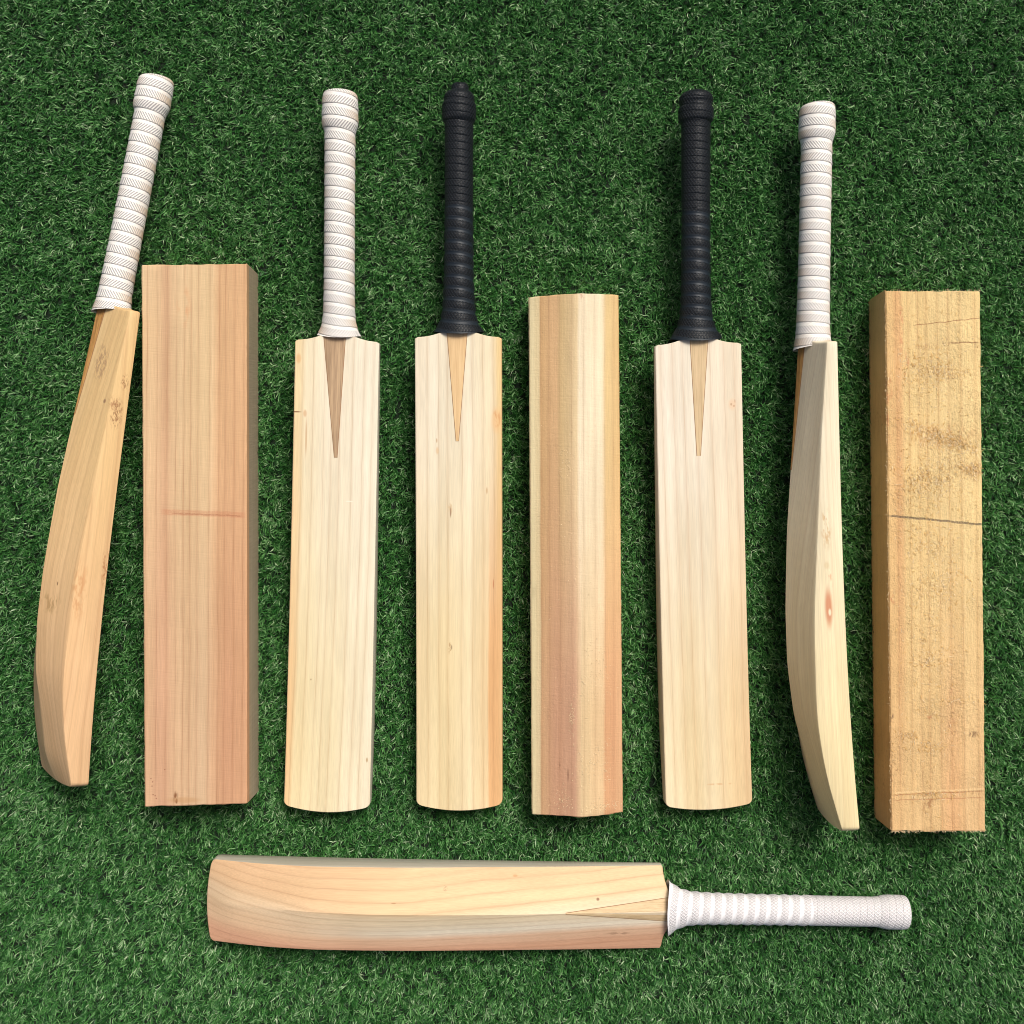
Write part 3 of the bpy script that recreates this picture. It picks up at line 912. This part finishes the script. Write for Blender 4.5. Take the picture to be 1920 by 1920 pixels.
def fibre_tufts(root, spots, mat, seed, zf, sc=1.0):
    """Torn fibres standing off a rough-sawn surface: small curled ribbons, one joined part."""
    r = np.random.default_rng(seed)
    vs, fs = [], []
    for (x, y) in spots:
        a = r.uniform(0, 2 * math.pi) if r.random() < .4 else math.pi / 2 * r.choice([-1, 1]) + r.normal(0, .6)
        ln = r.uniform(.0018, .0062) * sc; w = r.uniform(.00020, .00050) * sc; hh = r.uniform(.0004, .0022) * sc
        bend = r.normal(0, .9)
        st = len(vs)
        z0 = zf(x, y)
        for q in (0, .35, .7, 1):
            aa = a + bend * q
            px, py = x + ln * q * math.cos(aa), y + ln * q * math.sin(aa)
            z = z0 - 0.0003 + hh * math.sin(q * 2.2)
            ww = w * (1 - .7 * q)
            vs += [(px - ww * math.sin(aa), py + ww * math.cos(aa), z), (px + ww * math.sin(aa), py - ww * math.cos(aa), z + .0001)]
        for k in range(3): fs.append((st + 2 * k, st + 2 * k + 1, st + 2 * k + 3, st + 2 * k + 2))
    o = mesh_obj('fibre_tufts', vs, fs, [mat], root, recalc=False)
    o['kind'] = 'stuff'
    return o


def m_big(l):
    return wood('pinkish_willow', 0.062, [(0, (232, 198, 156)), (.14, (226, 190, 148)), (.20, (214, 172, 134)), (.33, (228, 194, 152)), (.62, (232, 200, 156)), (.72, (226, 182, 138)), (1, (228, 182, 138))],
                [(0, (228, 186, 148)), (.2, (216, 168, 134)), (.35, (222, 182, 144)), (.6, (224, 188, 152)), (.68, (218, 172, 134)), (.8, (216, 164, 128)), (1, (222, 170, 132))], far=(.25, -.25),
                lines=95, line_amt=.55, line_w=.09, line_col=(164, 108, 72), slant=-.008, warp=.005, sawn=.03, seed=31.0, fibre=.12,
                spots=[(l(345, 575), (.010, .030, .02), (216, 142, 92), .6, 90), (l(330, 1496), (.004, .010, .02), (120, 66, 24), .85, 240), (l(331, 1502), (.0018, .004, .02), (112, 52, 12), .9, 0),
                       (l(345, 1500), (.026, .005, .02), (190, 146, 98), .5, 0)] +
                      [(l(*q), (.0011, .0011, .02), (140, 86, 62), .8, 0) for q in ((283, 1460), (286, 1466), (287, 1490), (291, 1492), (285, 1474), (309, 1443), (293, 1497), (283, 1512))],
                marks=[(l(380, 962).y, -.04, .0042, (196, 130, 92), .45, l(300, 960).x, l(462, 960).x), (l(380, 964).y, -.04, .0010, (160, 100, 70), .5, l(320, 960).x, l(455, 960).x)])


def m_gable(l):
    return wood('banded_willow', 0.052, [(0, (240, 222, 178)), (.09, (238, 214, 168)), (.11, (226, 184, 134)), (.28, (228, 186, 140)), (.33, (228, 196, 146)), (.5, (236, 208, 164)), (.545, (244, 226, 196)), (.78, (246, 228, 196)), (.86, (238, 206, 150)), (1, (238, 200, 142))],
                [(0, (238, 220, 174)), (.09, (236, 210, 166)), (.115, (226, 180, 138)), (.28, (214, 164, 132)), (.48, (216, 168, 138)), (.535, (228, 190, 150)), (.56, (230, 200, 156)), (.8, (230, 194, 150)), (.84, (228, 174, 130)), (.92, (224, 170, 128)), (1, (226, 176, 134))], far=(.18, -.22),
                lines=80, line_amt=.46, line_w=.07, line_col=(160, 112, 78), warp=.002, slant=-.006, sawn=.03, rough_bump=.25, seed=37.0, tilt=0.0,
                spots=[(l(1064, 1448), (.0012, .012, .06), (130, 92, 70), .7, 0), (l(1049, 1442), (.0016, .016, .06), (140, 100, 76), .6, 300), (l(1090, 555), (.004, .014, .06), (190, 140, 110), .6, 500)])


def m_rough(l):
    return wood('rough_sawn_timber', 0.058, [(0, (242, 206, 146)), (.07, (240, 198, 140)), (.15, (236, 188, 134)), (.22, (242, 208, 148)), (.6, (245, 214, 156)), (1, (243, 210, 150))],
                [(0, (236, 192, 138)), (.2, (236, 196, 142)), (.5, (238, 198, 144)), (.62, (232, 182, 132)), (.70, (232, 182, 132)), (.78, (236, 194, 142)), (1, (234, 190, 138))], far=(.1, -.35),
                lines=80, line_amt=.55, line_w=.06, line_col=(170, 108, 60), warp=.0016, sawn=.0, rough_bump=.9, specks=.5, seed=41.0, fibre=.16, rough=.8,
                spots=[(l(1690, 610), (.0035, .055, .08), (196, 110, 76), .42, 260), (l(1700, 690), (.005, .03, .08), (200, 118, 82), .42, 240), (l(1668, 760), (.006, .08, .08), (200, 124, 84), .40, 200),
                       (l(1770, 820), (.060, .020, .08), (186, 124, 74), .38, 220), (l(1825, 880), (.014, .016, .08), (160, 98, 58), .5, 380),
                       (l(1826, 1377), (.009, .005, .08), (110, 76, 52), .75, 420), (l(1673, 1347), (.003, .008, .08), (104, 78, 60), .8, 500), (l(1738, 1505), (.010, .016, .08), (150, 98, 60), .6, 300),
                       (l(1676, 1120), (.008, .010, .08), (196, 110, 72), .6, 200), (l(1758, 700), (.006, .012, .08), (150, 98, 60), .5, 600), (l(1780, 700), (.010, .012, .08), (150, 98, 60), .45, 600),
                       (l(1740, 650), (.02, .006, .08), (160, 104, 64), .4, 500), (l(1742, 1340), (.006, .009, .08), (196, 112, 72), .6, 200), (l(1790, 1330), (.010, .04, .08), (204, 130, 92), .3, 140)],
                marks=[(l(1752, 975).y, -.105, .0016, (112, 98, 78), .88, l(1664, 975).x, l(1846, 975).x),
                       (l(1752, 1483).y, .035, .0012, (246, 212, 156), .6, l(1672, 1480).x, l(1846, 1480).x), (l(1752, 1487).y, .035, .0008, (160, 100, 60), .6, l(1672, 1480).x, l(1846, 1480).x),
                       (l(1752, 1498).y, .02, .0008, (176, 112, 70), .5, l(1672, 1480).x, l(1846, 1480).x),
                       (l(1752, 606).y, .10, .0007, (150, 92, 54), .7, l(1710, 606).x, l(1840, 606).x), (l(1752, 643).y, .0, .0010, (130, 82, 50), .7, l(1776, 643).x, l(1838, 643).x)])


grey_side = wood('grey_sawn_side', 0.06, [(0, (196, 178, 154)), (1, (200, 180, 152))], lines=120, line_amt=.25, line_w=.1, line_col=(140, 116, 92), axis='z', sawn=.14, rough_bump=.5, seed=51.0)  # long sides of the wide block, greyer than its top
cleft('wood_block', [(265, 497), (462, 494), (463, 1507), (271, 1513)], [(0, 0), (0, 0), (0, 0), (0, 0)], .068, .004, m_big,
      'wide smooth sawn willow block with pinkish orange grain, leaned on by the tilted white-gripped bat', side_mat=grey_side, jit=.0004, seed=3)
g_root, g_blk, g_inv = cleft('wood_block', [(991, 557), (1160, 553), (1168, 1523), (997, 1527)], [(.002, 0), (-.004, 0), (-.004, 0), (.002, 0)], .050, .004, m_gable,
      'willow block with a ridged top and cream and pink stripes, between the two black-gripped bats', ridge=(.53, .019), jit=.0004, seed=4)
r_root, r_blk, r_inv = cleft('wood_block', [(1660, 545), (1838, 546), (1848, 1559), (1671, 1558)], [(0, 0), (0, 0), (0, 0), (0, 0)], .068, .004, m_rough,
      'rough-sawn yellowish timber block with a dark pencil line across it, at the right', jit=.0008, seed=5)


def scatter(inv, z, boxes, seed):
    """Points around (cx, cy, sx, sy, angle, n) given in picture pixels, in the block's own frame."""
    r = np.random.default_rng(seed); out = []
    for cx, cy, sx, sy, an, n in boxes:
        for _ in range(n):
            u, v = r.normal(0, .5, 2)
            dx, dy = u * sx, v * sy
            q = inv @ P(cx + dx * math.cos(an) - dy * math.sin(an), cy + dx * math.sin(an) + dy * math.cos(an), z)
            out.append((q.x, q.y))
    return out


lo_w, hi_w = .0565, .32
pts = scatter(r_inv, .068, [(1770, 822, 75, 16, .36, 700), (1820, 880, 25, 14, .3, 200), (1740, 900, 70, 50, 0, 480), (1730, 690, 60, 45, 0, 330), (1775, 1100, 70, 40, 0, 140),
                            (1740, 1010, 60, 40, 0, 120), (1780, 700, 40, 16, 0, 80), (1745, 1235, 40, 25, 0, 120), (1700, 1380, 30, 14, 0, 60), (1740, 1400, 40, 16, 0, 80),
                            (1790, 1315, 50, 8, 0, 50), (1760, 1490, 70, 10, 0, 110), (1750, 1050, 85, 480, 0, 1100)], 8)
pts = [p for p in pts if abs(p[0]) < .0545 and abs(p[1]) < .311]
M_FIB = wood('torn_fibre', 0.06, [(0, (226, 180, 112)), (1, (236, 194, 126))], lines=50, line_amt=.1, rough=.8)
M_FIB2 = wood('torn_pale_fibre', 0.06, [(0, (240, 214, 172)), (1, (246, 222, 182))], lines=50, line_amt=.1, rough=.8)
fibre_tufts(r_root, pts[::2], M_FIB, 6, lambda x, y: .068)
fibre_tufts(r_root, pts[1::2], M_FIB2, 16, lambda x, y: .068, .9)
rr = np.random.default_rng(12)
ends = [(x, -.3147 + rr.normal(0, .0004)) for x in rr.uniform(-.055, .055, 260)] + [(x, .3147 + rr.normal(0, .0004)) for x in rr.uniform(-.055, .055, 160)] + \
       [(-.0555 + rr.normal(0, .0004), y) for y in rr.uniform(-.31, .31, 240)]
fibre_tufts(r_root, ends, M_FIB2, 7, lambda x, y: .0674, .55)
pts = scatter(g_inv, .06, [(1120, 1430, 34, 40, 0, 420), (1115, 1260, 30, 70, 0, 300), (1072, 1350, 6, 30, 0, 60), (1055, 1500, 20, 24, 0, 130), (1130, 1512, 34, 12, 0, 200), (1060, 860, 16, 30, 0, 80), (1020, 1330, 10, 10, 0, 12), (1075, 1040, 60, 400, 0, 110)], 9)
pts = [p for p in pts if abs(p[0]) < .0505 and abs(p[1]) < .30]
gz = lambda x, y: .050 + .019 * (1 - abs((x + .0515) / .103 - .53) / (.53 if (x + .0515) / .103 < .53 else .47))
fibre_tufts(g_root, pts, M_FIB2, 10, gz, .7)
